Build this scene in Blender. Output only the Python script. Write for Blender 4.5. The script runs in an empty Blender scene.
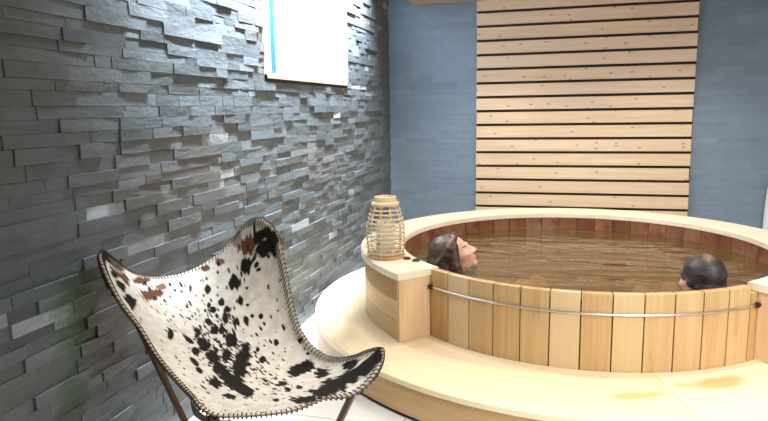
import bpy, bmesh, math, random
from mathutils import Vector, Matrix, noise
PI = math.pi
sc = bpy.context.scene
COL = sc.collection
R = random.Random(11)

# ------------------------------------------------------------------ helpers
def link(o, parent=None):
    COL.objects.link(o)
    if parent is not None:
        o.parent = parent
    return o

def tag(o, label=None, cat=None, group=None, kind=None):
    if label: o['label'] = label
    if cat: o['category'] = cat
    if group: o['group'] = group
    if kind: o['kind'] = kind
    return o

def empty(name, loc=(0, 0, 0), rz=0.0):
    o = bpy.data.objects.new(name, None)
    o.location = loc
    o.rotation_euler = (0, 0, rz)
    o.empty_display_size = 0.1
    return link(o)

class MB:
    """collects faces with uv and a per-face tint, then links them as one mesh object"""
    def __init__(s):
        s.v = []; s.f = []; s.uv = []; s.t = []
    def face(s, idx, uv=None, tint=0.5):
        s.f.append(idx); s.uv.append(uv or [(0, 0)] * len(idx)); s.t.append(tint)
    def hexa(s, P, tint=0.5, uvs=None, skip=()):
        # P: 8 corners, bottom 0-3 (ccw), top 4-7
        b = len(s.v); s.v += [tuple(p) for p in P]
        F = {'bottom': (3, 2, 1, 0), 'top': (4, 5, 6, 7), 'f': (0, 1, 5, 4), 'r': (1, 2, 6, 5), 'b': (2, 3, 7, 6), 'l': (3, 0, 4, 7)}
        du, dv = R.random() * 40, R.random() * 40
        p = [Vector(q) for q in P]
        for k, ids in F.items():
            if k in skip: continue
            e = p[ids[1]] - p[ids[0]]; g = p[ids[3]] - p[ids[0]]
            a, c = e.length, g.length
            if uvs == 'v' or (uvs is None and c > a):
                uv = [(du, dv), (du, dv + a), (du + c, dv + a), (du + c, dv)]
            else:
                uv = [(du, dv), (du + a, dv), (du + a, dv + c), (du, dv + c)]
            s.face([b + i for i in ids], uv, tint)
    def box(s, x0, x1, y0, y1, z0, z1, tint=0.5, uvs=None, skip=()):
        s.hexa([(x0, y0, z0), (x1, y0, z0), (x1, y1, z0), (x0, y1, z0), (x0, y0, z1), (x1, y0, z1), (x1, y1, z1), (x0, y1, z1)], tint, uvs, skip)
    def arc(s, c, r0, r1, a0, a1, z0, z1, n=8, tint=0.5, grain='arc', caps=True, inner=True, bev=0.0):
        """block of a ring between angles a0<a1 (radians)"""
        du, dv = R.random() * 40, R.random() * 40
        prof = [(r1, z0), (r1, z1 - bev), (r1 - bev, z1), (r0 + bev, z1), (r0, z1 - bev), (r0, z0)] if bev else [(r1, z0), (r1, z1), (r0, z1), (r0, z0)]
        m = len(prof); b = len(s.v)
        acc = [0]
        for k in range(m):
            q = prof[(k + 1) % m]; acc.append(acc[-1] + math.hypot(q[0] - prof[k][0], q[1] - prof[k][1]))
        for i in range(n + 1):
            a = a0 + (a1 - a0) * i / n
            for r, z in prof:
                s.v.append((c[0] + r * math.cos(a), c[1] + r * math.sin(a), z))
        for i in range(n):
            u0 = (a0 + (a1 - a0) * i / n) * r1; u1 = (a0 + (a1 - a0) * (i + 1) / n) * r1
            for k in range(m):
                k2 = (k + 1) % m
                ids = [b + i * m + k, b + (i + 1) * m + k, b + (i + 1) * m + k2, b + i * m + k2]
                w0, w1 = acc[k], acc[k + 1]
                if grain == 'arc':
                    uv = [(du + u0, dv + w0), (du + u1, dv + w0), (du + u1, dv + w1), (du + u0, dv + w1)]
                else:
                    uv = [(du + w0, dv + u0), (du + w0, dv + u1), (du + w1, dv + u1), (du + w1, dv + u0)]
                s.face(ids, uv, tint)
        if caps:
            s.face([b + k for k in range(m)], [(du + prof[k][1], dv + prof[k][0]) for k in range(m)], tint)
            e = b + n * m
            s.face([e + k for k in reversed(range(m))], [(du + prof[k][1], dv + prof[k][0]) for k in reversed(range(m))], tint)
    def tube(s, pts, r, n=8, tint=0.5, closed=False, caps=True):
        pts = [Vector(p) for p in pts]; N = len(pts)
        rr = r if isinstance(r, (list, tuple)) else [r] * N
        b = len(s.v); up = None; dist = 0
        for i, p in enumerate(pts):
            if closed: d = pts[(i + 1) % N] - pts[i - 1]
            else: d = pts[min(i + 1, N - 1)] - pts[max(i - 1, 0)]
            d.normalize()
            if up is None:
                up = Vector((0, 0, 1)) if abs(d.z) < .9 else Vector((1, 0, 0))
            x = d.cross(up)
            if x.length < 1e-6: x = d.orthogonal()
            x.normalize(); y = x.cross(d); y.normalize(); up = y
            for k in range(n):
                a = 2 * PI * k / n
                s.v.append(tuple(p + (x * math.cos(a) + y * math.sin(a)) * rr[i]))
        for i in range(N if closed else N - 1):
            j = (i + 1) % N
            L = (pts[j] - pts[i]).length
            for k in range(n):
                k2 = (k + 1) % n
                s.face([b + i * n + k, b + i * n + k2, b + j * n + k2, b + j * n + k],
                       [(dist, k / n * .1), (dist, (k + 1) / n * .1), (dist + L, (k + 1) / n * .1), (dist + L, k / n * .1)], tint)
            dist += L
        if caps and not closed:
            s.face([b + k for k in reversed(range(n))], None, tint)
            s.face([b + (N - 1) * n + k for k in range(n)], None, tint)
    def lathe(s, c, prof, n=24, tint=0.5, axis='z'):
        b = len(s.v); m = len(prof)
        for r, z in prof:
            for k in range(n):
                a = 2 * PI * k / n
                s.v.append((c[0] + r * math.cos(a), c[1] + r * math.sin(a), c[2] + z))
        for i in range(m - 1):
            for k in range(n):
                k2 = (k + 1) % n
                s.face([b + i * n + k, b + i * n + k2, b + (i + 1) * n + k2, b + (i + 1) * n + k],
                       [(k / n, prof[i][1]), ((k + 1) / n, prof[i][1]), ((k + 1) / n, prof[i + 1][1]), (k / n, prof[i + 1][1])], tint)
        s.face([b + k for k in reversed(range(n))], None, tint)
        s.face([b + (m - 1) * n + k for k in range(n)], None, tint)
    def ball(s, c, rad, M=None, seg=16, rings=10, tint=.5):
        """ellipsoid, rad = (rx,ry,rz); M maps local to world"""
        b = len(s.v)
        P = []
        for i in range(1, rings):
            th = PI * i / rings
            for k in range(seg):
                a = 2 * PI * k / seg
                P.append((rad[0] * math.sin(th) * math.cos(a), rad[1] * math.sin(th) * math.sin(a), rad[2] * math.cos(th)))
        P.append((0, 0, rad[2])); P.append((0, 0, -rad[2]))
        for p in P:
            q = Vector(p) + Vector(c)
            s.v.append(tuple(M @ q if M else q))
        top, bot = b + len(P) - 2, b + len(P) - 1
        for i in range(rings - 2):
            for k in range(seg):
                k2 = (k + 1) % seg
                s.face([b + i * seg + k, b + (i + 1) * seg + k, b + (i + 1) * seg + k2, b + i * seg + k2], None, tint)
        for k in range(seg):
            k2 = (k + 1) % seg
            s.face([top, b + k, b + k2], None, tint)
            s.face([bot, b + (rings - 2) * seg + k2, b + (rings - 2) * seg + k], None, tint)
    def capsule(s, p, q, r0, r1, M=None, n=12, tint=.5):
        p, q = Vector(p), Vector(q)
        if M: p, q = M @ p, M @ q
        d = (q - p); L = d.length; d.normalize()
        pts, rr = [], []
        for k in range(4):
            a = PI / 2 * k / 4
            pts.append(p - d * r0 * math.cos(a)); rr.append(max(.0012, r0 * math.sin(a)))
        pts += [p, p.lerp(q, .5), q]; rr += [r0, (r0 + r1) / 2, r1]
        for k in range(1, 5):
            a = PI / 2 * k / 4
            pts.append(q + d * r1 * math.sin(a)); rr.append(max(.0012, r1 * math.cos(a)))
        s.tube(pts, rr, n, tint)
    def build(s, name, mat, parent=None, smooth=False, bevel=0.0, auto=None):
        me = bpy.data.meshes.new(name)
        me.from_pydata(s.v, [], s.f)
        uv = me.uv_layers.new(name='UVMap')
        flat = [c for f in s.uv for p in f for c in p]
        uv.data.foreach_set('uv', flat)
        at = me.attributes.new('tint', 'FLOAT', 'FACE')
        at.data.foreach_set('value', s.t)
        if smooth:
            me.polygons.foreach_set('use_smooth', [True] * len(me.polygons))
        me.materials.append(mat)
        me.update()
        o = bpy.data.objects.new(name, me)
        link(o, parent)
        if auto is not None:
            me.polygons.foreach_set('use_smooth', [True] * len(me.polygons))
            me.set_sharp_from_angle(angle=math.radians(auto))
        if bevel:
            b = o.modifiers.new('bevel', 'BEVEL'); b.width = bevel; b.segments = 2; b.limit_method = 'ANGLE'; b.angle_limit = math.radians(40)
        return o

# ------------------------------------------------------------------ materials
class NT:
    def __init__(s, name):
        s.m = bpy.data.materials.new(name); s.m.use_nodes = True
        s.t = s.m.node_tree; s.n = s.t.nodes; s.l = s.t.links
        s.b = s.n['Principled BSDF']; s.out = s.n['Material Output']
    def add(s, typ, **kw):
        n = s.n.new(typ)
        ins = kw.pop('ins', {})
        for k, v in kw.items(): setattr(n, k, v)
        for k, v in ins.items():
            if isinstance(v, bpy.types.NodeSocket): s.l.new(v, n.inputs[k])
            else: n.inputs[k].default_value = v
        return n
    def math(s, op, a, b=0.0, clamp=False):
        n = s.add('ShaderNodeMath', operation=op, use_clamp=clamp)
        for i, v in enumerate((a, b)):
            if isinstance(v, bpy.types.NodeSocket): s.l.new(v, n.inputs[i])
            else: n.inputs[i].default_value = v
        return n.outputs[0]
    def ramp(s, fac, stops, interp='LINEAR'):
        n = s.add('ShaderNodeValToRGB')
        n.color_ramp.interpolation = interp
        while len(n.color_ramp.elements) < len(stops): n.color_ramp.elements.new(.5)
        for e, (p, c) in zip(n.color_ramp.elements, stops):
            e.position = p; e.color = (*c, 1) if len(c) == 3 else c
        s.l.new(fac, n.inputs[0]); return n.outputs[0]
    def mix(s, fac, a, b, blend='MIX'):
        n = s.add('ShaderNodeMix', data_type='RGBA', blend_type=blend)
        for i, v in ((0, fac), (6, a), (7, b)):
            if isinstance(v, bpy.types.NodeSocket): s.l.new(v, n.inputs[i])
            else: n.inputs[i].default_value = v if i == 0 else ((*v, 1) if len(v) == 3 else v)
        return n.outputs[2]
    def set(s, **kw):
        for k, v in kw.items():
            k = k.replace('_', ' ')
            if isinstance(v, bpy.types.NodeSocket): s.l.new(v, s.b.inputs[k])
            else: s.b.inputs[k].default_value = (*v, 1) if isinstance(v, tuple) and len(v) == 3 else v
    def bump(s, h, strength=.3, dist=.01):
        n = s.add('ShaderNodeBump', ins={'Height': h, 'Strength': strength, 'Distance': dist})
        s.l.new(n.outputs[0], s.b.inputs['Normal'])
        return n.outputs[0]
    def uv(s, sx=1, sy=1):
        t = s.add('ShaderNodeUVMap'); t.uv_map = 'UVMap'
        m = s.add('ShaderNodeMapping', ins={'Vector': t.outputs[0], 'Scale': (sx, sy, 1)})
        return m.outputs[0]
    def obj(s, sc=(1, 1, 1)):
        t = s.add('ShaderNodeTexCoord')
        m = s.add('ShaderNodeMapping', ins={'Vector': t.outputs['Object'], 'Scale': sc})
        return m.outputs[0]
    def tint(s):
        a = s.add('ShaderNodeAttribute'); a.attribute_name = 'tint'
        return a.outputs['Fac']

def plain(name, col, rough=.5, metal=0.0, **kw):
    t = NT(name); t.set(Base_Color=col, Roughness=rough, Metallic=metal, **kw); return t.m

def wood(name, dark, light, tintcol=None, tintamt=.5, rough=.45, knots=0.0, fine=60, stain=None, along=2.2):
    t = NT(name)
    n1 = t.add('ShaderNodeTexNoise', ins={'Vector': t.uv(along, fine), 'Scale': 1.0, 'Detail': 4.0, 'Roughness': .6})
    n2 = t.add('ShaderNodeTexNoise', ins={'Vector': t.uv(.9, 9), 'Scale': 1.0, 'Detail': 2.0})
    f = t.math('ADD', t.math('MULTIPLY', n1.outputs[0], .55), t.math('MULTIPLY', n2.outputs[0], .45))
    col = t.ramp(f, [(.32, dark), (.66, light)])
    if tintcol:
        f2 = t.math('MULTIPLY', t.tint(), tintamt)
        col = t.mix(f2, col, tintcol)
    if knots:
        v = t.add('ShaderNodeTexVoronoi', voronoi_dimensions='2D', ins={'Vector': t.uv(6, 13), 'Scale': 1.0})
        pick = t.math('GREATER_THAN', t.add('ShaderNodeSeparateColor', ins={0: v.outputs['Color']}).outputs[0], .62)
        k = t.math('MULTIPLY', t.ramp(v.outputs['Distance'], [(.05, (1, 1, 1)), (.12, (0, 0, 0))]), pick)
        col = t.mix(t.math('MULTIPLY', k, knots), col, (.25, .10, .035))
    if stain:
        n3 = t.add('ShaderNodeTexNoise', ins={'Vector': t.uv(*stain[0]), 'Scale': 1.0, 'Detail': 3.0, 'Roughness': .65})
        col = t.mix(t.ramp(n3.outputs[0], [(stain[1], (0, 0, 0)), (stain[2], (1, 1, 1))]), col, stain[3])
    t.set(Base_Color=col, Roughness=rough)
    t.bump(n1.outputs[0], .15, .002)
    return t.m

def slate(name, stops, warm=None, rough=.55, bumpd=.006, scale=1.0, patch=False):
    t = NT(name)
    o = t.obj((1, 1, 1))
    n1 = t.add('ShaderNodeTexNoise', ins={'Vector': t.obj((7, 7, 26)), 'Scale': 1.0, 'Detail': 5.0, 'Roughness': .65})
    n2 = t.add('ShaderNodeTexNoise', ins={'Vector': o, 'Scale': 45.0, 'Detail': 3.0, 'Roughness': .6})
    f = t.math('ADD', t.math('MULTIPLY', t.tint(), .62), t.math('MULTIPLY', n1.outputs[0], .42))
    col = t.ramp(f, stops)
    if warm:
        n3 = t.add('ShaderNodeTexNoise', ins={'Vector': t.obj((.9, .9, 2.2)), 'Scale': 1.0, 'Detail': 3.0})
        col = t.mix(t.ramp(n3.outputs[0], [(.5, (0, 0, 0)), (.72, (.55, .55, .55))]), col, warm)
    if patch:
        # green and reddish-brown patches low on the wall beside the chair
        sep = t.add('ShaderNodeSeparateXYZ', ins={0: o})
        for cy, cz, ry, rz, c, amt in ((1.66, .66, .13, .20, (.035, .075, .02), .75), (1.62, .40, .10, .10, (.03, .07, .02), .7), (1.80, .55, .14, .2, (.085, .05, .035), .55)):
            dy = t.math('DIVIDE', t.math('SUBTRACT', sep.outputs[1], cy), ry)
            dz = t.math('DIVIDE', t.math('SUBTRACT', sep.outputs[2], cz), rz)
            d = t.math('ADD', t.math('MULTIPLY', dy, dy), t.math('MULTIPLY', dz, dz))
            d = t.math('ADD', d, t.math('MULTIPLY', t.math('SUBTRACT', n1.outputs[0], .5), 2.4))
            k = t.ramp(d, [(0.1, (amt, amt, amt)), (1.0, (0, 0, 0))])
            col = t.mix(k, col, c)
    t.set(Base_Color=col, Roughness=rough)
    h = t.math('ADD', n1.outputs[0], t.math('MULTIPLY', n2.outputs[0], .5))
    t.bump(h, .6, bumpd)
    return t.m

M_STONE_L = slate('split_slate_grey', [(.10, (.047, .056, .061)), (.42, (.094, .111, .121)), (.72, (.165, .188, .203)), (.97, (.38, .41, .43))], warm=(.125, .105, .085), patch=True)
M_STONE_B = slate('split_slate_daylight_blue', [(.10, (.135, .183, .24)), (.5, (.195, .272, .36)), (.85, (.26, .35, .45))], rough=.6, bumpd=.003)  # the blue cast of daylight is put into the stone colour
M_MORTAR = plain('dark_mortar', (.05, .056, .062), .9)
M_PLASTER = plain('off_white_plaster', (.36, .36, .35), .8)
M_SLAT = wood('larch_slat', (.64, .47, .29), (.81, .67, .48), (.84, .67, .55), .6, .5, knots=.55, fine=45)
M_SLATBACK = plain('dark_backing_board', (.035, .016, .010), .8)
M_STAVE = wood('cedar_stave', (.40, .23, .085), (.58, .39, .18), (.72, .56, .34), .7, .42, fine=55, stain=((1.3, 9), .60, .78, (.40, .20, .06)))
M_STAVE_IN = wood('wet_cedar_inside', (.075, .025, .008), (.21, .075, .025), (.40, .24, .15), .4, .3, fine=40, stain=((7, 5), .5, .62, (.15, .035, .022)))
M_RIM = wood('pale_rim_timber', (.80, .68, .50), (.90, .82, .69), (.90, .80, .66), .5, .35, fine=40)
M_STEP = wood('pale_step_timber', (.72, .55, .33), (.85, .70, .47), (.88, .76, .58), .5, .4, fine=26, along=1.4)
def wet_patches(mat):
    # wet patches left on the step by bathers
    nt = mat.node_tree; t = NT.__new__(NT); t.m = mat; t.t = nt; t.n = nt.nodes; t.l = nt.links; t.b = nt.nodes['Principled BSDF']
    col = t.b.inputs['Base Color'].links[0].from_socket
    nz = t.add('ShaderNodeTexNoise', ins={'Vector': t.obj((9, 9, 9)), 'Scale': 1.0, 'Detail': 3.0})
    sep = t.add('ShaderNodeSeparateXYZ', ins={0: t.obj()})
    for cx, cy, rx, ry, amt in ((.207, -1.275, .13, .045, .75), (.50, -1.10, .17, .06, .85), (.56, -1.03, .10, .04, .7), (-.74, -.90, .07, .10, .35)):
        dx = t.math('DIVIDE', t.math('SUBTRACT', sep.outputs[0], cx), rx); dy = t.math('DIVIDE', t.math('SUBTRACT', t.math('SUBTRACT', sep.outputs[1], cy), t.math('MULTIPLY', t.math('SUBTRACT', sep.outputs[0], cx), .38)), ry)
        d = t.math('ADD', t.math('ADD', t.math('MULTIPLY', dx, dx), t.math('MULTIPLY', dy, dy)), t.math('MULTIPLY', t.math('SUBTRACT', nz.outputs[0], .5), 1.8))
        col = t.mix(t.ramp(d, [(.25, (amt, amt, amt)), (1.0, (0, 0, 0))]), col, (.62, .36, .13))
    t.l.new(col, t.b.inputs['Base Color'])
wet_patches(M_STEP)
M_RISER = wood('bent_ply_riser', (.44, .27, .11), (.58, .38, .18), None, .5, .45, fine=30)
M_CASE = wood('casing_board', (.58, .38, .18), (.74, .54, .30), (.40, .22, .085), .9, .42, fine=45)
M_PANEL = wood('end_panel_board', (.62, .42, .22), (.82, .62, .38), None, .5, .42, fine=40)
M_STEEL = plain('brushed_steel', (.78, .76, .76), .28, 1.0)
M_DARKMETAL = plain('dark_rusty_metal', (.07, .05, .035), .45, .7)
M_GAP = plain('dark_groove', (.035, .016, .006), .9)
M_CANE = wood('peeled_cane', (.55, .40, .22), (.80, .66, .44), (.86, .76, .58), .5, .5, fine=10)
M_WHITEWOOD = plain('white_painted_wood', (.80, .78, .73), .5)
M_WAX = plain('ivory_wax', (.88, .82, .68), .5, 0, Subsurface_Weight=.2)
M_CANOPY = wood('ceiling_board', (.55, .33, .16), (.74, .52, .30), (.6, .4, .25), .6, .5, fine=40)
M_LEG = wood('brown_leg', (.07, .032, .014), (.17, .085, .035), None, .5, .35, fine=30)
M_TOWEL = plain('white_terry', (.82, .86, .92), .95)
M_LACE_D = plain('dark_lace', (.035, .022, .015), .7)
M_LEATHER = plain('brown_leather', (.12, .06, .03), .6)

def m_floor():
    t = NT('pale_floor_tile')
    b = t.add('ShaderNodeTexBrick', ins={'Vector': t.obj((1, 1, 1)), 'Color1': (.80, .80, .76, 1), 'Color2': (.76, .76, .73, 1), 'Mortar': (.5, .5, .48, 1), 'Scale': 1.0, 'Mortar Size': .004, 'Brick Width': .6, 'Row Height': .6})
    b.offset = 0
    t.set(Base_Color=b.outputs[0], Roughness=.3); return t.m
M_FLOOR = m_floor()

def m_water():
    t = NT('brown_bath_water')
    n1 = t.add('ShaderNodeTexNoise', ins={'Vector': t.obj((1.3, 4.2, 1)), 'Scale': 1.0, 'Detail': 2.5, 'Roughness': .5, 'Distortion': .5})
    n2 = t.add('ShaderNodeTexNoise', ins={'Vector': t.obj((5, 15, 1)), 'Scale': 1.0, 'Detail': 2.0, 'Roughness': .5})
    h = t.math('ADD', n1.outputs[0], t.math('MULTIPLY', n2.outputs[0], .12))
    bm = t.add('ShaderNodeBump', ins={'Height': h, 'Strength': .6, 'Distance': .06})
    tr = t.add('ShaderNodeBsdfTransparent', ins={'Color': (.74, .52, .26, 1)})
    df = t.add('ShaderNodeBsdfDiffuse', ins={'Color': (.21, .135, .048, 1)})
    gl = t.add('ShaderNodeBsdfGlossy', ins={'Color': (1, 1, 1, 1), 'Roughness': .02, 'Normal': bm.outputs[0]})
    fr = t.add('ShaderNodeFresnel', ins={'IOR': 1.36, 'Normal': bm.outputs[0]})
    m1 = t.add('ShaderNodeMixShader', ins={0: .42}); t.l.new(tr.outputs[0], m1.inputs[1]); t.l.new(df.outputs[0], m1.inputs[2])
    m2 = t.add('ShaderNodeMixShader', ins={0: fr.outputs[0]}); t.l.new(m1.outputs[0], m2.inputs[1]); t.l.new(gl.outputs[0], m2.inputs[2])
    t.l.new(m2.outputs[0], t.out.inputs['Surface'])
    return t.m
M_WATER = m_water()

def m_emit(name, col, s):
    t = NT(name); t.set(Base_Color=(.25, .27, .3), Emission_Color=col, Emission_Strength=s); return t.m
M_PANE = m_emit('daylit_frosted_pane', (.88, .95, 1.0), .60)
M_LAMP = m_emit('lit_lamp_lens', (1.0, .93, .82), 6.0)
M_BLUE = plain('blue_window_strip', (.03, .16, .50), .4)

def m_skin():
    t = NT('skin')
    n = t.add('ShaderNodeTexNoise', ins={'Vector': t.obj((18, 18, 18)), 'Scale': 1.0, 'Detail': 2.0})
    t.set(Base_Color=t.ramp(n.outputs[0], [(.35, (.62, .34, .25)), (.65, (.74, .46, .35))]), Roughness=.42, Subsurface_Weight=.08)
    return t.m
M_SKIN = m_skin()

def m_hair(name, dark, light, rough, thin=None):
    t = NT(name)
    n = t.add('ShaderNodeTexNoise', ins={'Vector': t.obj((26, 26, 70)), 'Scale': 1.0, 'Detail': 3.0})
    col = t.ramp(n.outputs[0], [(.35, dark), (.7, light)])
    if thin:
        o = t.add('ShaderNodeTexCoord')
        v = t.add('ShaderNodeVectorMath', operation='DISTANCE', ins={0: o.outputs['Object'], 1: thin})
        k = t.ramp(t.math('ADD', v.outputs['Value'], t.math('MULTIPLY', t.math('SUBTRACT', n.outputs[0], .5), .07)), [(.004, (.5, .5, .5)), (.034, (0, 0, 0))])
        col = t.mix(k, col, (.40, .19, .13))
    t.set(Base_Color=col, Roughness=rough)
    t.bump(n.outputs[0], .45, .008)
    return t.m
M_HAIR_W = m_hair('wet_brown_hair', (.022, .013, .008), (.10, .058, .032), .42)
M_LIP = plain('lips', (.52, .20, .17), .4)
M_LASH = plain('lashes_and_brows', (.03, .018, .012), .6)

def m_hide():
    t = NT('spotted_cowhide')
    a = t.add('ShaderNodeAttribute'); a.attribute_name = 'spots'
    sep = t.add('ShaderNodeSeparateColor', ins={0: a.outputs['Color']})
    n = t.add('ShaderNodeTexNoise', ins={'Vector': t.obj((30, 30, 30)), 'Scale': 1.0, 'Detail': 2.0})
    base = t.ramp(n.outputs[0], [(.35, (.60, .545, .465)), (.65, (.72, .675, .61))])
    col = t.mix(sep.outputs[1], base, (.13, .055, .030))
    col = t.mix(sep.outputs[0], col, (.016, .013, .011))
    t.set(Base_Color=col, Roughness=.8, Specular_IOR_Level=.06)
    f = t.add('ShaderNodeTexNoise', ins={'Vector': t.obj((160, 160, 160)), 'Scale': 1.0, 'Detail': 2.0})
    t.bump(f.outputs[0], .25, .002)
    return t.m
M_HIDE = m_hide()

# ------------------------------------------------------------------ camera
CAM_H = 1.29948
FW = Vector((-0.26073562, 0.95259896, -0.15675509)); RT = Vector((0.96507211, 0.26148258, -0.01620772)); UP = RT.cross(FW) 
cd = bpy.data.cameras.new('camera'); cam = bpy.data.objects.new('camera', cd); link(cam)
UPv = UP.normalized()
mw = Matrix((RT, UPv, -FW)).transposed().to_4x4(); mw.translation = (0, 0, CAM_H)
cam.matrix_world = mw
cd.sensor_width = 36; cd.lens = 640.2 / 768 * 36; cd.clip_start = .02
sc.camera = cam

# ------------------------------------------------------------------ dimensions
XL, XRT, YB, YF, ZC = -1.5, 3.0, 5.72, -1.6, 2.62
TC = (0.1261, 3.8215)
R_RIM, R_IN, R_ST, R_STEP = 1.268, 1.0229, 1.0704, 1.537
Z_RIM, Z_STEP, Z_WATER = .5195, .1728, .40
A_L, A_R = math.radians(360 - 132.6), math.radians(-46.7)      # the casing runs ccw from A_R to A_L

# ------------------------------------------------------------------ room shell
WY0, WY1, WZ0, WZ1 = 3.14, 4.50, 1.47, 2.36                   # window opening in the left wall
def stone_wall(name, rows_z, a0, a1, place, mat, hole=None, depth=.022, lens=(.10, .36), rowh=.04, parent=None, lightp=.03, g=.0012, p=1.5):
    """courses of split stone, each its own block standing out by its own amount"""
    mb = MB(); z = rows_z[0]
    while z < rows_z[1]:
        h = rowh * R.choice((.8, 1, 1, 1.15)); zt = min(z + h, rows_z[1])
        a = a0 - R.random() * lens[1]
        while a < a1:
            L = R.uniform(*lens); s0, s1 = max(a, a0), min(a + L, a1); a += L
            if s1 - s0 < .01: continue
            segs = [(s0, s1)]
            if hole and zt > hole[2] + .004 and z < hole[3] - .004:
                segs = []
                if s0 < hole[0]: segs.append((s0, min(s1, hole[0])))
                if s1 > hole[1]: segs.append((max(s0, hole[1]), s1))
            for q0, q1 in segs:
                if q1 - q0 < .004: continue
                d = depth * (R.random() ** p) + .003
                tl, tt = R.uniform(-.3, .3) * depth, R.uniform(-.25, .25) * depth
                tint = min(1, max(0, R.gauss(.5, .09)))
                if R.random() < lightp: tint = R.uniform(.95, 1.35)
                f = lambda u, v: max(.001, d + tl * (u - .5) + tt * (v - .5))
                P = []
                for zz, v in ((z + g, 0), (zt - g, 1)):
                    P += [place(q0 + g, 0, zz), place(q1 - g, 0, zz), place(q1 - g, f(1, v), zz), place(q0 + g, f(0, v), zz)]
                mb.hexa(P, tint)
        z = zt
    return mb.build(name, mat, parent)

# left wall: plain backing with the window opening, stone courses on it
b = MB()
for y0, y1, z0, z1 in ((YF, WY0, 0, ZC), (WY1, YB, 0, ZC), (WY0, WY1, 0, WZ0), (WY0, WY1, WZ1, ZC)):
    b.box(XL - .22, XL, y0, y1, z0, z1)
wl = b.build('wall_left', M_MORTAR); tag(wl, kind='structure')
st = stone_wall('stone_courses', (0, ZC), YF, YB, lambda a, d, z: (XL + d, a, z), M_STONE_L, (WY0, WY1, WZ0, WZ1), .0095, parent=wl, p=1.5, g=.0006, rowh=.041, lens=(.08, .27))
b = MB(); b.box(XL - .22, XRT + .2, YB, YB + .2, 0, ZC)
wb = b.build('wall_back', M_MORTAR); tag(wb, kind='structure')
stone_wall('stone_courses', (0, ZC), XL, XRT, lambda a, d, z: (a, YB - d, z), M_STONE_B, None, .003, (.12, .45), .055, parent=wb, lightp=0, g=.0003)
b = MB(); b.box(XRT, XRT + .2, YF, YB, 0, ZC); tag(b.build('wall_right', M_PLASTER), kind='structure')
b = MB(); b.box(XL - .22, XRT + .2, YF - .2, YF, 0, ZC); tag(b.build('wall_front', M_PLASTER), kind='structure')
b = MB(); b.box(XL - .22, XRT + .2, YF - .2, YB + .2, ZC, ZC + .1); CEIL = b.build('ceiling', M_PLASTER); tag(CEIL, kind='structure')
# floor with the round pit for the sunken tub
b = MB(); N = 64; RH = 1.2
def sq(a):
    dx, dy = math.cos(a), math.sin(a)
    tx = ((XRT if dx > 0 else XL) - TC[0]) / dx if abs(dx) > 1e-6 else 1e9
    ty = ((YB if dy > 0 else YF) - TC[1]) / dy if abs(dy) > 1e-6 else 1e9
    t = min(tx, ty); return TC[0] + dx * t, TC[1] + dy * t
angs = sorted([2 * PI * k / N for k in range(N)] + [math.atan2(y - TC[1], x - TC[0]) % (2 * PI) for x in (XL, XRT) for y in (YF, YB)])
base = 0
for a in angs:
    x, y = sq(a); c, s_ = math.cos(a), math.sin(a)
    b.v += [(TC[0] + RH * c, TC[1] + RH * s_, 0), (x, y, 0), (TC[0] + RH * c, TC[1] + RH * s_, -.1)]
n = len(angs)
for i in range(n):
    j = (i + 1) % n
    b.face([3 * i, 3 * i + 1, 3 * j + 1, 3 * j]); b.face([3 * i, 3 * j, 3 * j + 2, 3 * i + 2])
tag(b.build('floor', M_FLOOR), kind='structure')
# timber ceiling hung over the bath, open slot towards the left wall
cz = 2.2
can = MB()
yy = 2.35; k = 0
while yy < YB - .02:
    y1 = min(yy + .14, YB - .008); can.box(-1.24, XRT - .01, yy, y1 - .004, cz, cz + .02, R.random()); yy += .14
can.box(-1.24, XRT - .01, 2.35, YB - .012, cz + .021, cz + .05, .4)
can.box(-1.262, -1.241, 2.33, YB - .008, cz, cz + .16, .8)
can.box(-1.241, XRT - .01, 2.328, 2.349, cz, cz + .16, .8)
o = can.build('ceiling_canopy', M_CANOPY, None, bevel=.002)
o.name = 'ceiling_boards'; tag(o, kind='structure'); CANOPY = o

# window in the left wall
w = empty('window_1', (XL, (WY0 + WY1) / 2, WZ0)); tag(w, kind='structure')
def local(mb, ob):
    L = Vector(ob.location); mb.v = [tuple(Vector(p) - L) for p in mb.v]; return mb
b = MB()
for y0, y1, z0, z1 in ((WY0, WY0 + .012, WZ0, WZ1), (WY1 - .018, WY1, WZ0, WZ1), (WY0, WY1, WZ0, WZ0 + .018), (WY0, WY1, WZ1 - .018, WZ1)):
    b.box(XL - .16, XL + .016, y0, y1, z0, z1)
local(b, w).build('window_trim', wood('window_trim_timber', (.52, .30, .18), (.70, .47, .32)), w)
b = MB()
for y0, y1, z0, z1 in ((WY0 + .018, WY0 + .07, WZ0 + .018, WZ1 - .018), (WY1 - .04, WY1 - .018, WZ0 + .018, WZ1 - .018), (WY0 + .07, WY1 - .04, WZ0 + .018, WZ0 + .026), (WY0 + .07, WY1 - .04, WZ1 - .04, WZ1 - .018)):
    b.box(XL - .02, XL + .012, y0, y1, z0, z1)
local(b, w).build('window_sash', plain('white_sash', (.85, .88, .92), .4), w)
b = MB(); b.box(XL - .02, XL + .006, WY0 + .07, WY0 + .145, WZ0 + .026, WZ1 - .04)  # plain blue strip along one side of the pane
local(b, w).build('window_strip', M_BLUE, w)
b = MB(); b.box(XL - .02, XL - .008, WY0 + .125, WY1 - .04, WZ0 + .026, WZ1 - .04)
local(b, w).build('window_pane', M_PANE, w)

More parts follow.
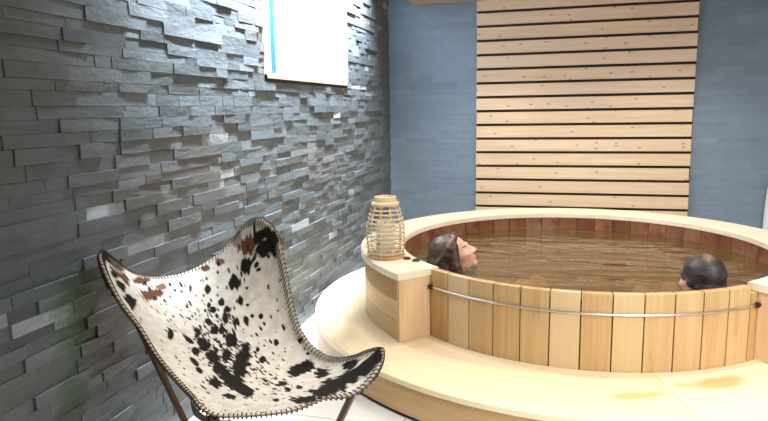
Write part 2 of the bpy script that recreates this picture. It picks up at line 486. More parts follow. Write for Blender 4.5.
# ------------------------------------------------------------------ slatted timber panel on the back wall
SX0, SX1 = -.703, 1.039
p = empty('slatted_wall_panel', ((SX0 + SX1) / 2, YB - .005, 0))
tag(p, 'tall panel of horizontal pale timber slats on the back wall behind the bath', 'wall panel')
b = MB(); b.box(SX0 + .004, SX1 + .004, YB - .018, YB - .0055, .05, 2.198)
local(b, p).build('backing_board', M_SLATBACK, p)
b = MB(); z0, dz = 2.09898, .119106
for k in range(-1, 18):
    zt = z0 - dz * k - .011; zb = zt - dz + .022
    zt = min(zt, 2.196)
    if zt - zb < .01: continue
    b.box(SX0 + R.uniform(-.002, .002), SX1 - R.uniform(.0, .006), YB - .048, YB - .018, zb, zt, R.random() * (1.0 if k < 6 else .6))
local(b, p).build('slats', M_SLAT, p, bevel=.003)

# ------------------------------------------------------------------ round step platform
p = empty('round_step_platform', (TC[0], TC[1], 0))
tag(p, 'low round pale timber step platform curving around the foot of the bath', 'step')
b = MB()
seams = [math.radians(a) for a in (-163.8, -74.6, 15.3, 105.4, 196.2)]
for i in range(4):
    a0, a1 = seams[i] + .0009, seams[i + 1] - .0009
    for r0, r1 in ((1.072, 1.24), (1.2402, 1.39), (1.3902, R_STEP)):
        pass
    b.arc(TC, 1.0725, R_STEP, a0, a1, Z_STEP - .024, Z_STEP, 40, [.2, .75, .5, .4][i], 'arc', True, True, .0025)
local(b, p).build('step_top', M_STEP, p, auto=30)
b = MB(); b.arc(TC, R_STEP - .03, R_STEP - .008, 0, 2 * PI, .018, Z_STEP - .0245, 128, .5, 'arc', False)
local(b, p).build('riser', M_RISER, p, auto=30)
b = MB(); b.arc(TC, R_STEP - .05, R_STEP - .02, 0, 2 * PI, 0.0005, .0175, 128, .5, 'arc', False)
local(b, p).build('plinth', M_GAP, p)

# ------------------------------------------------------------------ the bath
tub = empty('round_wooden_bath', (TC[0], TC[1], 0))
tag(tub, 'large round sunken wooden bath with upright staves and a wide pale rim', 'bath tub')
NS = 52; ph = math.radians(-90.9)
b = MB(); bi = MB()
for k in range(NS):
    a0 = ph + 2 * PI * k / NS + .0027; a1 = ph + 2 * PI * (k + 1) / NS - .0027
    ti = R.random() ** 1.5
    top = Z_RIM - .0035 if not (A_R < (a0 + .06 - 2 * PI * round((a0 - 2.0) / (2 * PI))) < A_L) else Z_RIM - .036
    b.arc(TC, 1.0375, R_ST, a0, a1, Z_STEP - .6, top - .001, 3, ti, 'up', True, True, .0025)
    bi.arc(TC, 1.0275, 1.0370, a0, a1, Z_STEP - .6, top - .002, 3, R.random(), 'up')
local(b, tub).build('staves', M_STAVE, tub, auto=25)
local(bi, tub).build('wet_inner_staves', M_STAVE_IN, tub, auto=25)
b = MB(); b.arc(TC, 1.0378, 1.056, 0, 2 * PI, Z_STEP - .6, Z_RIM - .04, 104, .5, 'up', False)
local(b, tub).build('stave_joints', M_GAP, tub)
b = MB(); b.lathe((TC[0], TC[1], 0), [(1.03, Z_STEP - .66), (1.03, Z_STEP - .6)], 64); 
local(b, tub).build('tub_floor', M_STAVE_IN, tub)
b = MB(); b.arc(TC, .62, 1.0265, 0, 2 * PI, -.25, -.2, 96, .5, 'arc', False)
local(b, tub).build('bench', M_STAVE_IN, tub)
# rim ring in segments
b = MB(); ns = 7
for k in range(ns):
    a0 = A_R + (A_L - A_R) * k / ns + (.0006 if k else -.008); a1 = A_R + (A_L - A_R) * (k + 1) / ns - (.0006 if k < ns - 1 else -.008)
    b.arc(TC, R_IN, R_RIM, a0, a1, Z_RIM - .034, Z_RIM, 26, R.random(), 'arc', True, True, .004)
local(b, tub).build('rim', M_RIM, tub, auto=30)
# casing of curved boards under the rim
b = MB(); hs = [(Z_STEP + .0005, .268), (.270, .372), (.374, Z_RIM - .0345)]
for i, (h0, h1) in enumerate(hs):
    b.arc(TC, 1.225, 1.247, A_R + .02, A_L - .02, h0, h1, 120, [.25, .0, .9][i], 'arc')  # top board tinted dark to paint the shade under the rim overhang
local(b, tub).build('casing', M_CASE, tub, auto=30)
for ang, sgn in ((A_L, -1), (A_R, 1)):
    b = MB()
    t = .018 / 1.1
    a0, a1 = (ang - .018, ang) if sgn < 0 else (ang, ang + .018)
    b.arc(TC, R_ST + .001, 1.256, a0, a1, Z_STEP + .0005, Z_RIM - .0345, 1, .5, 'up')
    local(b, tub).build('end_panel', M_PANEL, tub, bevel=.002)
# steel hoop across the front staves with a bolt at each end
b = MB(); zh = .427
h0, h1 = A_L - 2 * PI, A_R
pts = [(TC[0] + (R_ST + .007) * math.cos(a), TC[1] + (R_ST + .007) * math.sin(a), zh) for a in [h0 + (h1 - h0) * k / 60 for k in range(61)]]
b.tube(pts, .0055, 8)
local(b, tub).build('hoop', M_STEEL, tub, smooth=True)
for ang, s_ in ((h0, 1), (h1, -1)):
    b = MB(); a = ang + s_ * .004
    q = Vector((TC[0] + (R_ST + .008) * math.cos(a), TC[1] + (R_ST + .008) * math.sin(a), zh)); d = Vector((-math.sin(a), math.cos(a), 0)) * s_
    b.tube([q, q + d * .014], .013, 6); b.tube([q + d * .0141, q + d * .03], .008, 8)
    local(b, tub).build('bolt', M_DARKMETAL, tub)
for x, y in ((-.753, 3.1926), (-.697, 3.158)):
    b = MB(); b.lathe((x, y, Z_RIM), [(.021, .0003), (.021, .004), (.017, .007), (.013, .007), (.013, .011), (.010, .012)], 20)
    local(b, tub).build('push_button', M_DARKMETAL, tub, smooth=False)

# water
b = MB(); n = 96; b.v.append((0, 0, 0))
for k in range(n): b.v.append((1.0268 * math.cos(2 * PI * k / n), 1.0268 * math.sin(2 * PI * k / n), 0))
for k in range(n): b.face([0, 1 + k, 1 + (k + 1) % n])
wa = b.build('bath_water', M_WATER); wa.location = (TC[0], TC[1], Z_WATER)
tag(wa, 'brown rippled water filling the round wooden bath', 'water', kind='stuff')

# ------------------------------------------------------------------ cane lantern and candle on the rim
LX, LY = -.876, 3.228
lan = empty('cane_lantern', (LX, LY, Z_RIM), .3)
tag(lan, 'round cane lantern with white top standing on the rim of the bath', 'lantern')
def lr(h): # half-width over height 0..1
    return .103 - .006 * math.cos(h * 6) * 0 - .034 * max(0, (h - .45) / .55) ** 1.6 - .008 * max(0, (.25 - h) / .25)
LH = .285
b = MB(); b.lathe((0, 0, 0), [(.100, .001), (.102, .004), (.102, .014), (.097, .017)], 28); b.build('base', M_RISER, lan)
for k in range(10):
    a = 2 * PI * k / 10; b = MB()
    b.tube([((lr(h) - .006) * math.cos(a), (lr(h) - .006) * math.sin(a), .016 + h * (LH - .016)) for h in [i / 10 for i in range(11)]], .0042, 6, R.random())
    b.build('upright', M_CANE, lan, smooth=True)
for k in range(12):
    h = .05 + k / 11 * .93; b = MB(); zz = .016 + h * (LH - .016)
    b.tube([(lr(h) * math.cos(2 * PI * i / 32) , lr(h) * math.sin(2 * PI * i / 32), zz + .002 * math.sin(5 * 2 * PI * i / 32 + k * 2)) for i in range(32)], .0036, 6, R.random(), closed=True)
    b.build('hoop', M_CANE, lan, smooth=True)
b = MB(); b.lathe((0, 0, LH - .004), [(.050, 0), (.074, .001), (.074, .012), (.060, .016), (.058, .044), (.050, .046), (.050, .018), (.048, .016)], 28)
b.build('top_collar', M_CANE, lan, auto=30)
cn = empty('pillar_candle', (LX, LY, Z_RIM + .017)); tag(cn, 'ivory pillar candle standing inside the cane lantern', 'candle')
b = MB(); b.lathe((0, 0, 0), [(.050, .0005), (.052, .004), (.052, .165), (.048, .170), (.030, .164), (.006, .162)], 28); b.build('wax', M_WAX, cn, auto=40)
b = MB(); b.tube([(0, 0, .160), (.001, 0, .170), (.004, 0, .178)], .0016, 6); b.build('wick', M_LASH, cn)

# ------------------------------------------------------------------ butterfly chair in cowhide
TA = (-1.3526, 1.5696, 1.0215); TB = (-1.0029, 2.0921, 1.0739); TCc = (-.4179, 1.7161, .6799); TD = (-.7716, 1.2253, .6357)
MBk = (-1.3706, 2.0716, .6934); MFr = (-.6311, 1.5079, .5159); MR = (-.8051, 1.9333, .5268); ML = (-1.1091, 1.4955, .6551); BUMP = (.0832, -.0972, .146)
RHO = .3
def edge(P, Mi, Q, t, EX):
    w_ = max(0, 4 * t * (1 - t)) ** EX
    return [P[i] * (1 - t) + Q[i] * t + (Mi[i] - (P[i] + Q[i]) / 2) * w_ for i in range(3)]
def patch(s, t):
    bk = edge(TA, MBk, TB, s, .721); fr = edge(TD, MFr, TCc, s, .696); l = edge(TA, ML, TD, t, .815); r = edge(TB, MR, TCc, t, 1.044)
    k = 16 * s * (1 - s) * t * (1 - t)
    return Vector([bk[i] * (1 - t) + fr[i] * t + l[i] * (1 - s) + r[i] * s - ((TA[i] * (1 - s) + TB[i] * s) * (1 - t) + (TD[i] * (1 - s) + TCc[i] * s) * t) + BUMP[i] * k for i in range(3)])
def rsq(x, y):
    m = max(abs(x), abs(y))
    if m < 1e-9: return 0., 0.
    dx, dy = abs(x) / m, abs(y) / m; c = 1 - RHO; k = 1.0
    if min(dx, dy) > c:
        A = dx * dx + dy * dy; B = -2 * c * (dx + dy); C_ = 2 * c * c - RHO * RHO
        k = min(1, (-B + math.sqrt(max(0, B * B - 4 * A * C_))) / (2 * A))
    f = k * m
    return math.copysign(dx * f, x), math.copysign(dy * f, y)
TIPW = {(-1, -1): (.091, -.064), (1, -1): (.06, -.028), (1, 1): (.009, .191), (-1, 1): (-.053, -.065)}
TIPP = {(-1, -1): TA, (1, -1): TB, (1, 1): TCc, (-1, 1): TD}
def below(x, y, e=.01):
    # unit normal on the underside of the sling
    e1, e2 = (-e if x > .5 else e), (-e if y > .5 else e)
    P0 = sling(x, y); v = ((sling(x + e1, y) - P0) / e1).cross((sling(x, y + e2) - P0) / e2)
    return v.normalized()
def sling(x, y):
    a, c = rsq(x, y)
    P = patch((a + 1) / 2, (c + 1) / 2)
    sx, sy = (1 if a >= 0 else -1), (1 if c >= 0 else -1)
    p_, q_ = abs(a), abs(c); w_ = min(1, max(0, ((p_ + q_) / 2 - .55) / .35)); w_ = w_ * w_ * (3 - 2 * w_)
    if w_ > 0:
        lat = Vector(TIPP[(sx, -sy)]) - Vector(TIPP[(-sx, sy)]); lat.normalize()
        P = P + lat * (TIPW[(sx, sy)][0 if p_ > q_ else 1] * (p_ - q_) * w_)
    return P
chair = empty('butterfly_chair', (-.937, 1.697, 0), .985)
tag(chair, 'butterfly chair with a black spotted white cowhide seat by the stone wall', 'chair')
bpy.context.view_layer.update()
CI = (Matrix.Translation((-.937, 1.697, 0)) @ Matrix.Rotation(.985, 4, 'Z')).inverted()
def to_chair(mb): mb.v = [tuple(CI @ Vector(q)) for q in mb.v]; return mb

NG = 240
grid = [[sling(-1 + 2 * i / NG, -1 + 2 * j / NG) for i in range(NG + 1)] for j in range(NG + 1)]
SPOTS = []   # (s, t, radius s, radius t, angle, black, brown)
#SPOTS_BEGIN
SPOTS += [
    (0.938, -0.788, 0.112, 0.037, 1.18, 1, 0), (0.95, -0.9, 0.103, 0.031, 1.25, 1, 0), (0.825, -0.912, 0.133, 0.04, 3.13, 0, 1), (0.688, -0.962, 0.074, 0.04, -2.6, 0, 0.6), (0.775, -0.825, 0.113, 0.034, 3.02, 1, 0),
    (0.55, -0.75, 0.076, 0.045, -3.06, 1, 0), (0.988, -0.762, 0.063, 0.022, 1.23, 1, 0), (-0.838, -0.6, 0.099, 0.048, 2.0, 1, 0), (-0.875, -0.725, 0.058, 0.023, 1.67, 1, 0), (-0.538, -0.363, 0.091, 0.035, 2.25, 1, 0),
    (0.2, -0.3, 0.118, 0.06, 2.52, 1, 0), (-0.2, -0.275, 0.096, 0.07, 2.64, 1, 0), (-0.35, -0.188, 0.067, 0.038, 2.47, 1, 0), (-0.188, -0.125, 0.103, 0.066, 2.29, 1, 0), (-0.225, 0.087, 0.164, 0.089, 1.95, 1, 0),
    (-0.213, 0.275, 0.197, 0.113, 2.11, 1, 0), (0.075, 0.0, 0.271, 0.07, 2.33, 1, 0), (0.288, -0.162, 0.123, 0.049, 2.26, 1, 0), (0.0, -0.137, 0.112, 0.04, 2.49, 1, 0), (-0.188, 0.413, 0.108, 0.064, 2.1, 1, 0),
    (-0.425, 0.25, 0.096, 0.065, 2.12, 1, 0), (-0.462, 0.5, 0.086, 0.044, 2.95, 1, 0), (0.65, 0.212, 0.148, 0.068, 2.63, 1, 0), (0.788, 0.212, 0.141, 0.082, 2.89, 1, 0), (0.788, 0.425, 0.139, 0.069, 2.36, 1, 0),
    (0.688, 0.825, 0.15, 0.092, 3.09, 1, 0), (0.837, 0.913, 0.15, 0.065, 3.12, 1, 0), (0.512, 0.788, 0.219, 0.113, 2.57, 1, 0), (0.938, 0.962, 0.139, 0.042, 3.05, 1, 0), (0.288, 0.862, 0.199, 0.09, 2.47, 1, 0),
    (0.888, 0.675, 0.15, 0.058, 2.02, 1, 0), (0.087, 0.862, 0.146, 0.093, 1.73, 1, 0), (-0.062, 0.663, 0.047, 0.03, 2.4, 1, 0), (0.238, 0.5, 0.064, 0.031, 2.32, 1, 0), (0.363, 0.525, 0.056, 0.032, 2.42, 1, 0),
    (0.312, 0.725, 0.072, 0.032, 2.13, 1, 0), (0.312, 0.375, 0.094, 0.035, -3.13, 1, 0), (-0.488, -0.8, 0.183, 0.049, 2.79, 0, 1), (-0.512, -0.938, 0.117, 0.031, 2.77, 0, 1), (-0.3, -0.9, 0.068, 0.033, 2.9, 0, 0.9),
    (0.288, -0.962, 0.048, 0.02, -2.78, 0, 1), (0.462, -0.938, 0.049, 0.023, -2.66, 0, 0.9), (-0.925, -0.962, 0.15, 0.059, 3.03, 0.9, 0), (-0.925, -0.812, 0.061, 0.02, 1.61, 1, 0), (-0.75, -0.95, 0.088, 0.026, 2.72, 0, 1),
    (-0.825, -0.875, 0.127, 0.038, 3.04, 0, 1), (-0.9, -0.725, 0.047, 0.019, 1.75, 1, 0), (-0.975, -0.938, 0.068, 0.02, 1.51, 0, 1), (0.325, -0.662, 0.043, 0.029, -3.13, 1, 0), (0.238, -0.8, 0.044, 0.034, 2.91, 1, 0),
    (0.188, -0.625, 0.046, 0.03, 2.95, 1, 0), (0.575, -0.638, 0.065, 0.023, 2.88, 1, 0), (0.288, -0.525, 0.066, 0.037, 2.4, 1, 0), (0.075, -0.438, 0.067, 0.039, 2.72, 1, 0), (0.05, -0.525, 0.053, 0.038, 2.94, 1, 0),
    (-0.15, -0.438, 0.059, 0.039, 2.62, 1, 0), (0.163, -0.425, 0.056, 0.027, 2.39, 1, 0), (0.4, -0.475, 0.068, 0.028, 2.75, 1, 0), (0.538, -0.462, 0.057, 0.026, 2.02, 1, 0), (0.363, -0.588, 0.044, 0.029, 3.11, 1, 0),
    (-0.363, -0.35, 0.076, 0.04, 1.29, 1, 0), (-0.475, -0.037, 0.055, 0.043, 2.07, 1, 0), (-0.5, 0.087, 0.055, 0.036, 2.22, 1, 0), (0.712, -0.425, 0.03, 0.02, -2.94, 1, 0), (0.738, -0.175, 0.04, 0.027, 2.61, 1, 0),
    (0.413, -0.037, 0.063, 0.033, 2.62, 1, 0), (0.45, -0.162, 0.039, 0.021, 2.59, 1, 0), (0.975, -0.062, 0.027, 0.016, 1.02, 1, 0),
]
#SPOTS_END
rs = random.Random(5)
def dens(s, t):
    # dense along the spine of the back, sparse towards the sides
    d = math.exp(-((s - .05) / .34) ** 2) * math.exp(-((t + .15) / .55) ** 2)
    return .10 + .9 * d
cnt = 0
while cnt < 620:
    s_, t_ = rs.uniform(-.97, .97), rs.uniform(-.97, .97)
    if rs.random() > dens(s_, t_): continue
    r_ = rs.choice((.007, .008, .010, .012, .014, .019)) * (1.0 if dens(s_, t_) > .4 else .85)
    SPOTS.append((s_, t_, r_, r_ * rs.uniform(1.0, 1.8), rs.uniform(-.4, .4), 1.0, 0)); cnt += 1
import bisect
val = [[0.0] * (NG + 1) for _ in range(NG + 1)]; val2 = [[0.0] * (NG + 1) for _ in range(NG + 1)]
for (s0, t0, rx, ry, an, kb, kr) in SPOTS:
    ca, sa = math.cos(an), math.sin(an); rm = max(rx, ry) * 1.5
    for j in range(max(0, int((t0 - rm + 1) / 2 * NG)), min(NG, int((t0 + rm + 1) / 2 * NG) + 1) + 1):
        for i in range(max(0, int((s0 - rm + 1) / 2 * NG)), min(NG, int((s0 + rm + 1) / 2 * NG) + 1) + 1):
            ds, dt = -1 + 2 * i / NG - s0, -1 + 2 * j / NG - t0
            u, v = (ds * ca + dt * sa) / rx, (-ds * sa + dt * ca) / ry
            nz = noise.noise(Vector((ds * 26 + s0 * 9, dt * 14 + t0 * 9, 3.1))) * .55
            d = math.hypot(u, v) + nz * (1 if rm > .04 else .4)
            k = min(1, max(0, (1.12 - d) / .22))
            if kb: val[j][i] = max(val[j][i], k * kb)
            if kr: val2[j][i] = max(val2[j][i], k * kr)
me = bpy.data.meshes.new('hide_seat')
W1 = NG + 1
me.from_pydata([tuple(CI @ grid[j][i]) for j in range(W1) for i in range(W1)], [], [(j * W1 + i, j * W1 + i + 1, (j + 1) * W1 + i + 1, (j + 1) * W1 + i) for j in range(NG) for i in range(NG)])
ca_ = me.attributes.new('spots', 'FLOAT_COLOR', 'POINT')
ca_.data.foreach_set('color', [c for j in range(W1) for i in range(W1) for c in (val[j][i], val2[j][i], 0, 1)])
me.polygons.foreach_set('use_smooth', [True] * len(me.polygons))
me.materials.append(M_HIDE)
seat = link(bpy.data.objects.new('hide_seat', me), chair)
m_ = seat.modifiers.new('thick', 'SOLIDIFY'); m_.thickness = .005; m_.offset = -1
# laced edge all round
ring = [(-1 + 2 * i / NG, -1) for i in range(NG)] + [(1, -1 + 2 * i / NG) for i in range(NG)] + [(1 - 2 * i / NG, 1) for i in range(NG)] + [(-1, 1 - 2 * i / NG) for i in range(NG)]
rp = [sling(*q) for q in ring][::3]
b = MB(); b.tube(rp, .0028, 6, closed=True); to_chair(b).build('edge_binding', plain('pale_binding', (.30, .21, .14), .8), seat, smooth=True)
seat_in = [sling(q[0] * .965, q[1] * .965) for q in ring]
full = [sling(*q) for q in ring]
b = MB(); acc = 0; last = None
for i in range(len(full)):
    if last is not None: acc += (full[i] - last).length
    last = full[i]
    if acc > .0135:
        acc = 0
        nrm = (full[(i + 1) % len(full)] - full[i - 1]).cross(seat_in[i] - full[i]).normalized()
        out = (full[i] - seat_in[i]).normalized(); a_ = seat_in[i].lerp(full[i], .35)
        b.tube([a_ + nrm * .003, full[i] + nrm * .006 + out * .001, full[i] + out * .006, full[i] - nrm * .007, a_ - nrm * .007], .0016, 5)
to_chair(b).build('edge_lacing', M_LACE_D, seat)
# leather pockets under the four tips
for (sx, sy) in TIPP:
    b = MB(); n = 10
    for j in range(n + 1):
        for i in range(n + 1):
            x, y = sx * (1 - .30 * i / n), sy * (1 - .30 * j / n)
            P0 = sling(x, y); nn = below(x, y)
            e_ = min(i, j) / n
            b.v.append(tuple(P0 + nn * (.0075 + .022 * min(1, e_ * 3))))
    for j in range(n):
        for i in range(n):
            if i + j < n + 2: b.face([j * (n + 1) + i, j * (n + 1) + i + 1, (j + 1) * (n + 1) + i + 1, (j + 1) * (n + 1) + i])
    to_chair(b).build('corner_pocket', M_LEATHER, chair, smooth=True)
# bent rod frame: a rod from each tip to the floor, floor bars between the feet
def cl(x, y, z=.012): return Vector((x, y, z))
def under(sx, sy, k):
    P0 = sling(sx * k, sy * k) + below(sx * k, sy * k) * .021; return CI @ P0
feet = {(-1, -1): cl(.03, .34), (1, -1): cl(.13, .56), (1, 1): cl(.30, .05), (-1, 1): cl(-.30, .05)}
for key, ft in feet.items():
    tip = under(*key, .86)
    b = MB(); pts = [under(*key, .94), tip]
    d = (ft - tip)
    pts += [tip + d * t for t in (.1, .3, .5, .7, .85, .95)] + [ft]
    b.tube(pts, .0125, 10); b.build('leg', M_LEG, chair, smooth=True)
b = MB(); o4 = [feet[(-1, -1)], feet[(-1, 1)], cl(-.24, -.30), cl(.24, -.30), feet[(1, 1)], feet[(1, -1)]]
b.tube(o4, .012, 10, closed=True); b.build('floor_bar', M_LEG, chair)

# ------------------------------------------------------------------ white towel hanging on the back wall
tw = empty('hanging_towel', (1.768, YB - .012, .95)); tag(tw, 'white towel hanging on the blue stone wall at the right edge', 'towel')
b = MB(); nz_, nx_ = 16, 14
for j in range(nz_ + 1):
    z = -.80 * j / nz_; hw = .055 + .115 * (1 - math.exp(-5 * j / nz_))
    for i in range(nx_ + 1):
        x = -1 + 2 * i / nx_
        b.v.append((x * hw, -.03 - .016 * math.sin(x * 7) * (j / nz_) - .01 * (1 - x * x), z + .03 * math.cos(x * 1.5)))
for j in range(nz_):
    for i in range(nx_):
        k = j * (nx_ + 1) + i; b.face([k, k + nx_ + 1, k + nx_ + 2, k + 1])
o = b.build('cloth', M_TOWEL, tw, smooth=True); m_ = o.modifiers.new('t', 'SOLIDIFY'); m_.thickness = .012
b = MB(); b.tube([(0, .005, .05), (0, -.03, .045), (0, -.045, .06)], .006, 8); b.build('hook', M_STEEL, tw)

# ------------------------------------------------------------------ bathers
def frame(loc, fwd, tilt, roll=0.0, scale=1.0):
    """head frame: local +Y is where the face points, +Z the crown"""
    f = Vector((fwd[0], fwd[1], 0)).normalized(); r = f.cross(Vector((0, 0, 1))).normalized()
    M = Matrix((r, f, Vector((0, 0, 1)))).transposed()
    M = M @ Matrix.Rotation(tilt, 3, 'X') @ Matrix.Rotation(roll, 3, 'Y')
    M = M.to_4x4() @ Matrix.Scale(scale, 4); M.translation = Vector(loc)
    return M

def hand(mb, wrist, d, n_, side, r=1.0):
    """palm, four unequal bent fingers, thumb from the side of the palm near its base"""
    d = Vector(d).normalized(); n_ = Vector(n_).normalized(); s = d.cross(n_) * side
    w_ = Vector(wrist); pc = w_ + d * .085
    for k in range(4):
        off = s * (-.030 + .020 * k)
        mb.capsule(w_ + d * .015 + off * .6, pc + off, .013, .0115)
        L = (.038, .046, .043, .034)[k]
        a = pc + off; q1 = a + (d * .92 - n_ * .38) * L; q2 = q1 + (d * .65 - n_ * .76) * L * .7; q3 = q2 + (d * .35 - n_ * .93) * L * .5
        mb.capsule(a, q1, .010, .009); mb.capsule(q1, q2, .009, .0085); mb.capsule(q2, q3, .0085, .0078)
    t0 = w_ + d * .025 - s * .030; t1 = t0 + (d * .6 - s * .75) * .045; t2 = t1 + (d * .85 - s * .3 - n_ * .3) * .035
    mb.capsule(t0, t1, .0135, .012); mb.capsule(t1, t2, .0115, .0095)

def head_shape(mb, M):
    mb.ball((0, -.012, .030), (.074, .094, .086), M, 24, 16)          # skull
    mb.ball((0, .040, -.018), (.060, .050, .082), M, 20, 14)          # face
    mb.ball((0, .028, -.062), (.054, .052, .042), M, 20, 12)          # jaw
    mb.ball((0, .072, -.092), (.022, .020, .018), M)                  # chin
    mb.ball((0, .082, .020), (.044, .014, .010), M)                   # brow
    mb.capsule((0, .089, .006), (0, .110, -.030), .008, .0115, M)     # nose
    for s in (-1, 1):
        mb.ball((s * .012, .098, -.034), (.009, .011, .008), M)       # nostril wing
        mb.ball((s * .040, .062, -.022), (.020, .022, .018), M)       # cheek
        mb.ball((s * .030, .079, .000), (.014, .009, .009), M)        # closed lid
        mb.ball((s * .076, -.004, -.014), (.010, .020, .031), M)      # ear
        mb.ball((s * .083, -.010, -.004), (.007, .014, .018), M)
    mb.ball((0, .089, -.058), (.023, .010, .006), M)                  # lips
    mb.ball((0, .087, -.069), (.020, .010, .006), M)

def face_details(M, root, inv):
    for s in (-1, 1):
        b = MB(); b.tube([M @ Vector((s * (.017 + .026 * t), .0875 - .010 * t * t - .001, -.002 - .004 * math.sin(PI * t))) for t in [i / 6 for i in range(7)]], .0017 * M.to_scale().x, 6)
        b.v = [tuple(inv @ Vector(q)) for q in b.v]; b.build('eyelashes', M_LASH, root)
        b = MB(); b.tube([M @ Vector((s * (.014 + .034 * t), .0935 - .034 * t * t, .019 + .006 * math.sin(PI * t * .8))) for t in [i / 6 for i in range(7)]], .0021 * M.to_scale().x, 6)
        b.v = [tuple(inv @ Vector(q)) for q in b.v]; b.build('eyebrow', M_LASH, root)
    b = MB(); b.ball((0, .0925, -.0585), (.019, .0085, .0045), M); b.ball((0, .0905, -.0685), (.017, .0085, .005), M)
    b.v = [tuple(inv @ Vector(q)) for q in b.v]; b.build('lips', M_LIP, root, smooth=True)

def remesh(o, vox, it=4):
    m = o.modifiers.new('fuse', 'REMESH'); m.mode = 'VOXEL'; m.voxel_size = vox; m.use_smooth_shade = True
    s = o.modifiers.new('soften', 'SMOOTH'); s.factor = .5; s.iterations = it

def person(name, label, M, pelvis, knees, ankles, toes, elbows, wrists, shoulders, chest, scale, hair_fn, hairmat):
    root = empty('person', tuple(pelvis)); tag(root, label, 'person', None)
    inv = Matrix.Translation(-Vector(pelvis))
    b = MB(); V = Vector
    head_shape(b, M)
    neck0 = M @ V((0, -.018, -.05)); c_ = V(chest); pv = V(pelvis)
    sl, sr = V(shoulders[0]), V(shoulders[1]); nb = (sl + sr) / 2 + (c_ - pv).normalized() * .01
    b.capsule(neck0, nb, .056 * scale, .060 * scale)
    b.capsule(sl, sr, .062, .062)
    side = (sr - sl).normalized()
    for k in (-1, 1):
        b.capsule(nb + side * k * .03, sl if k < 0 else sr, .055, .060)
        b.capsule(c_ + side * k * .065, pv + side * k * .07 + (c_ - pv) * .35, .108, .095)
        b.capsule(c_ + side * k * .07, (sl if k < 0 else sr) * .6 + c_ * .4, .105, .075)
        b.capsule(pv + side * k * .07, pv + side * k * .06 + (c_ - pv) * .5, .115, .098)
    for i in range(2):
        k = -1 if i == 0 else 1
        hip = pv + side * k * .085
        b.capsule(hip, knees[i], .085, .056); b.capsule(knees[i], V(knees[i]).lerp(V(ankles[i]), .4), .055, .054); b.capsule(V(knees[i]).lerp(V(ankles[i]), .35), ankles[i], .055, .036)
        b.capsule(ankles[i], toes[i], .038, .026)
        s_ = sl if i == 0 else sr
        b.capsule(s_, elbows[i], .052, .040); b.capsule(elbows[i], wrists[i], .040, .027)
        d = V(wrists[i]) - V(elbows[i]); hand(b, wrists[i], d, (0, 0, 1), -k)
    b.v = [tuple(inv @ Vector(q)) for q in b.v]
    body = b.build('body', M_SKIN, root); remesh(body, .0055, 4)
    face_details(M, root, inv)
    h = MB(); hair_fn(h, M)
    h.v = [tuple(inv @ Vector(q)) for q in h.v]
    # hair keeps an origin at the head so its material follows it
    hl = inv @ M.translation
    h.v = [tuple(Vector(q) - hl) for q in h.v]
    ho = h.build('hair', hairmat, root); ho.location = hl; remesh(ho, .005, 3)
    return root

# woman: leaning back against the left of the bath, face turned to the right and up
MW = frame((-.525, 3.32, .522), (.965, .262), math.radians(30), 0, 1.0)
def hair_w(h, M):
    h.ball((0, -.030, .040), (.086, .094, .092), M, 24, 16)
    h.ball((0, -.078, -.005), (.080, .070, .092), M, 20, 14)
    h.ball((0, -.066, -.080), (.072, .062, .085), M, 20, 14)
    for s in (-1, 1):
        h.capsule((s * .058, .022, .055), (s * .078, -.030, -.050), .026, .030, M)
        h.capsule((s * .078, -.022, -.04), (s * .066, -.035, -.125), .030, .034, M)
        h.capsule((s * .036, .052, .088), (s * .062, .00, .06), .016, .026, M)
        h.capsule((s * .035, -.110, .02), (s * .05, -.145, -.10), .040, .026, M)
        h.capsule((s * .055, -.085, -.06), (s * .06, -.11, -.17), .040, .020, M)
    h.capsule((0, -.120, .0), (.0, -.155, -.12), .042, .024, M)
    for k in range(9):
        a = -1.0 + 2.0 * k / 8
        h.capsule((a * .070, .030 - .03 * a * a, .112 - .045 * a * a), (a * .088, -.105, .030), .0085, .010, M)
fw = Vector((.965, .262, 0)); sd = Vector((.262, -.965, 0))      # sd: towards the camera side (her right)
nk = Vector((-.52, 3.32, .385)) - fw * .055
ch = nk + fw * .06 + Vector((0, 0, -.22)); pv = nk + fw * .10 + sd * -.06 + Vector((0, 0, -.47))
person('person', 'woman with wet dark hair leaning back in the bath, face upturned in profile', MW, pv,
       [Vector((-.165, 3.40, .335)), Vector((-.10, 3.58, .31))][::-1], [Vector((.02, 3.76, -.06)), Vector((.06, 3.90, -.05))][::-1],
       [Vector((.12, 3.83, -.09)), Vector((.15, 3.98, -.08))][::-1],
       [ch + fw * .03 + sd * k * .24 + Vector((0, 0, -.08)) for k in (-1, 1)], [pv + fw * .06 + sd * k * .20 + Vector((0, 0, .06)) for k in (-1, 1)],
       [nk + fw * .04 + sd * k * .155 + Vector((0, 0, -.085)) for k in (-1, 1)], ch, .92, hair_w, M_HAIR_W)

# man: back to the camera, head turned to the left
mf = Vector((-.42, .907, 0)).normalized(); ms = mf.cross(Vector((0, 0, 1))).normalized()
MM = frame((.648, 3.123, .497), (mf.x, mf.y), math.radians(-4), 0, 1.08)
bf = Vector((-.45, .893, 0)).normalized(); bs = bf.cross(Vector((0, 0, 1))).normalized()
def hair_m(h, M):
    h.ball((0, -.018, .036), (.0805, .0945, .0855), M, 26, 18)
    h.ball((0, -.055, -.020), (.070, .052, .068), M, 20, 14)
    for s in (-1, 1):
        h.capsule((s * .066, .022, .026), (s * .067, -.02, .0), .018, .022, M)
M_HAIR_M = m_hair('short_black_hair', (.012, .010, .010), (.055, .040, .036), .5, tuple(MM.to_3x3() @ Vector((-.005, -.055, .108))))
nk = MM @ Vector((0, -.03, -.13))
ch = nk + bf * .07 + Vector((0, 0, -.22)); pv = nk + bf * .17 + Vector((0, 0, -.42))
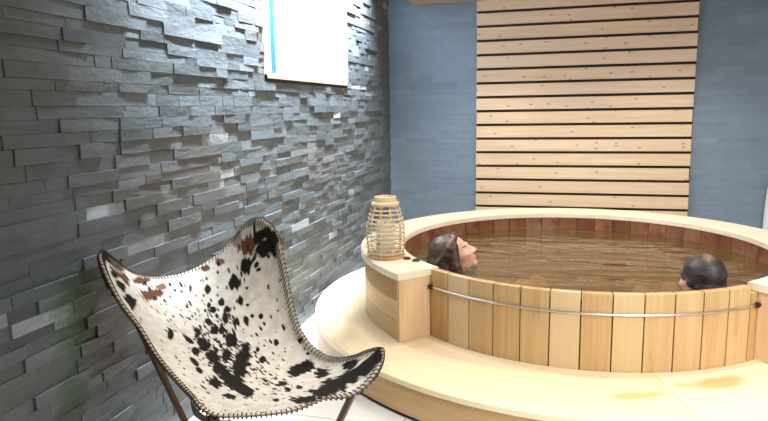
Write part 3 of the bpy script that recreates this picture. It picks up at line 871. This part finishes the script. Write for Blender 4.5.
person('person', 'man with short dark hair in the bath, back of his head to the viewer', MM, pv,
       [Vector((.43, 3.40, .33)), Vector((.60, 3.62, .30))], [Vector((.33, 3.62, -.08)), Vector((.52, 3.84, -.10))],
       [Vector((.27, 3.74, -.11)), Vector((.46, 3.96, -.13))],
       [ch + bf * .08 + bs * k * .23 + Vector((0, 0, -.08)) for k in (-1, 1)], [pv + bf * .22 + bs * k * .17 + Vector((0, 0, .10)) for k in (-1, 1)],
       [nk + bf * .05 + bs * k * .165 + Vector((0, 0, -.095)) for k in (-1, 1)], ch, 1.05, hair_m, M_HAIR_M)

# ------------------------------------------------------------------ light
def area(name, loc, aim, size, energy, col, sy=None, spread=PI):
    l = bpy.data.lights.new(name, 'AREA'); l.energy = energy; l.color = col
    l.shape = 'RECTANGLE' if sy else 'DISK'; l.size = size
    if sy: l.size_y = sy
    l.spread = spread
    o = bpy.data.objects.new(name, l); o.location = loc
    o.rotation_euler = (Vector(aim) - Vector(loc)).to_track_quat('-Z', 'Y').to_euler(); link(o); return o
# recessed downlights, each with its fitting in the ceiling
def downlight(x, y, z, energy, col=(1, .90, .76), blend=.6, ang=120):
    host = CEIL if z > 2.5 else CANOPY                      # the fitting is set into the ceiling it hangs in
    b = MB(); b.lathe((x, y, z - .006), [(.062, .0055), (.062, .002), (.056, 0), (.048, .0), (.046, .0055)], 28); b.build('downlight_bezel', M_WHITEWOOD, host)
    b = MB(); b.lathe((x, y, z - .004), [(.045, .0), (.045, .0035)], 24); b.build('downlight_lens', M_LAMP, host)
    l = bpy.data.lights.new('downlight_beam', 'SPOT'); l.energy = energy; l.color = col; l.spot_size = math.radians(ang); l.spot_blend = blend; l.shadow_soft_size = .05
    lo = bpy.data.objects.new('downlight_beam', l); lo.location = (x, y, z - .02); link(lo)
downlight(-.55, 3.2, cz, 30)
downlight(.75, 3.2, cz, 42)
downlight(-.45, 4.7, cz, 40)
downlight(.85, 4.7, cz, 40)
downlight(-.45, 1.6, ZC, 62, (1, .95, .88), .8, 62)  # unseen spot added to brighten the chair, kept narrow to spare the wall
downlight(1.0, 1.7, ZC, 110, (1, .95, .88), .8, 80)
# cove strip grazing the left wall and an added soft fill from out of view
o = area('cove_light', (-1.33, 3.55, 2.58), (-1.33, 3.55, 0), .10, 260, (.80, .90, 1.0), 2.7, math.radians(86))
o.rotation_euler = (0, math.radians(35), 0)   # the long side runs along the wall
area('fill_light', (1.7, .6, 2.55), (.8, 3.2, .3), 1.6, 44, (1.0, .98, .96), 1.6, math.radians(110))

wd = bpy.data.worlds.new('world'); sc.world = wd; wd.use_nodes = True
wd.node_tree.nodes['Background'].inputs[0].default_value = (.75, .85, 1, 1); wd.node_tree.nodes['Background'].inputs[1].default_value = .6

vs = sc.view_settings
vs.view_transform = 'Standard'; vs.look = 'None'; vs.exposure = 0.8; vs.gamma = 1; vs.use_curve_mapping = False
sc.cycles.use_denoising = True
sc.cycles.max_bounces = 8; sc.cycles.sample_clamp_indirect = 6
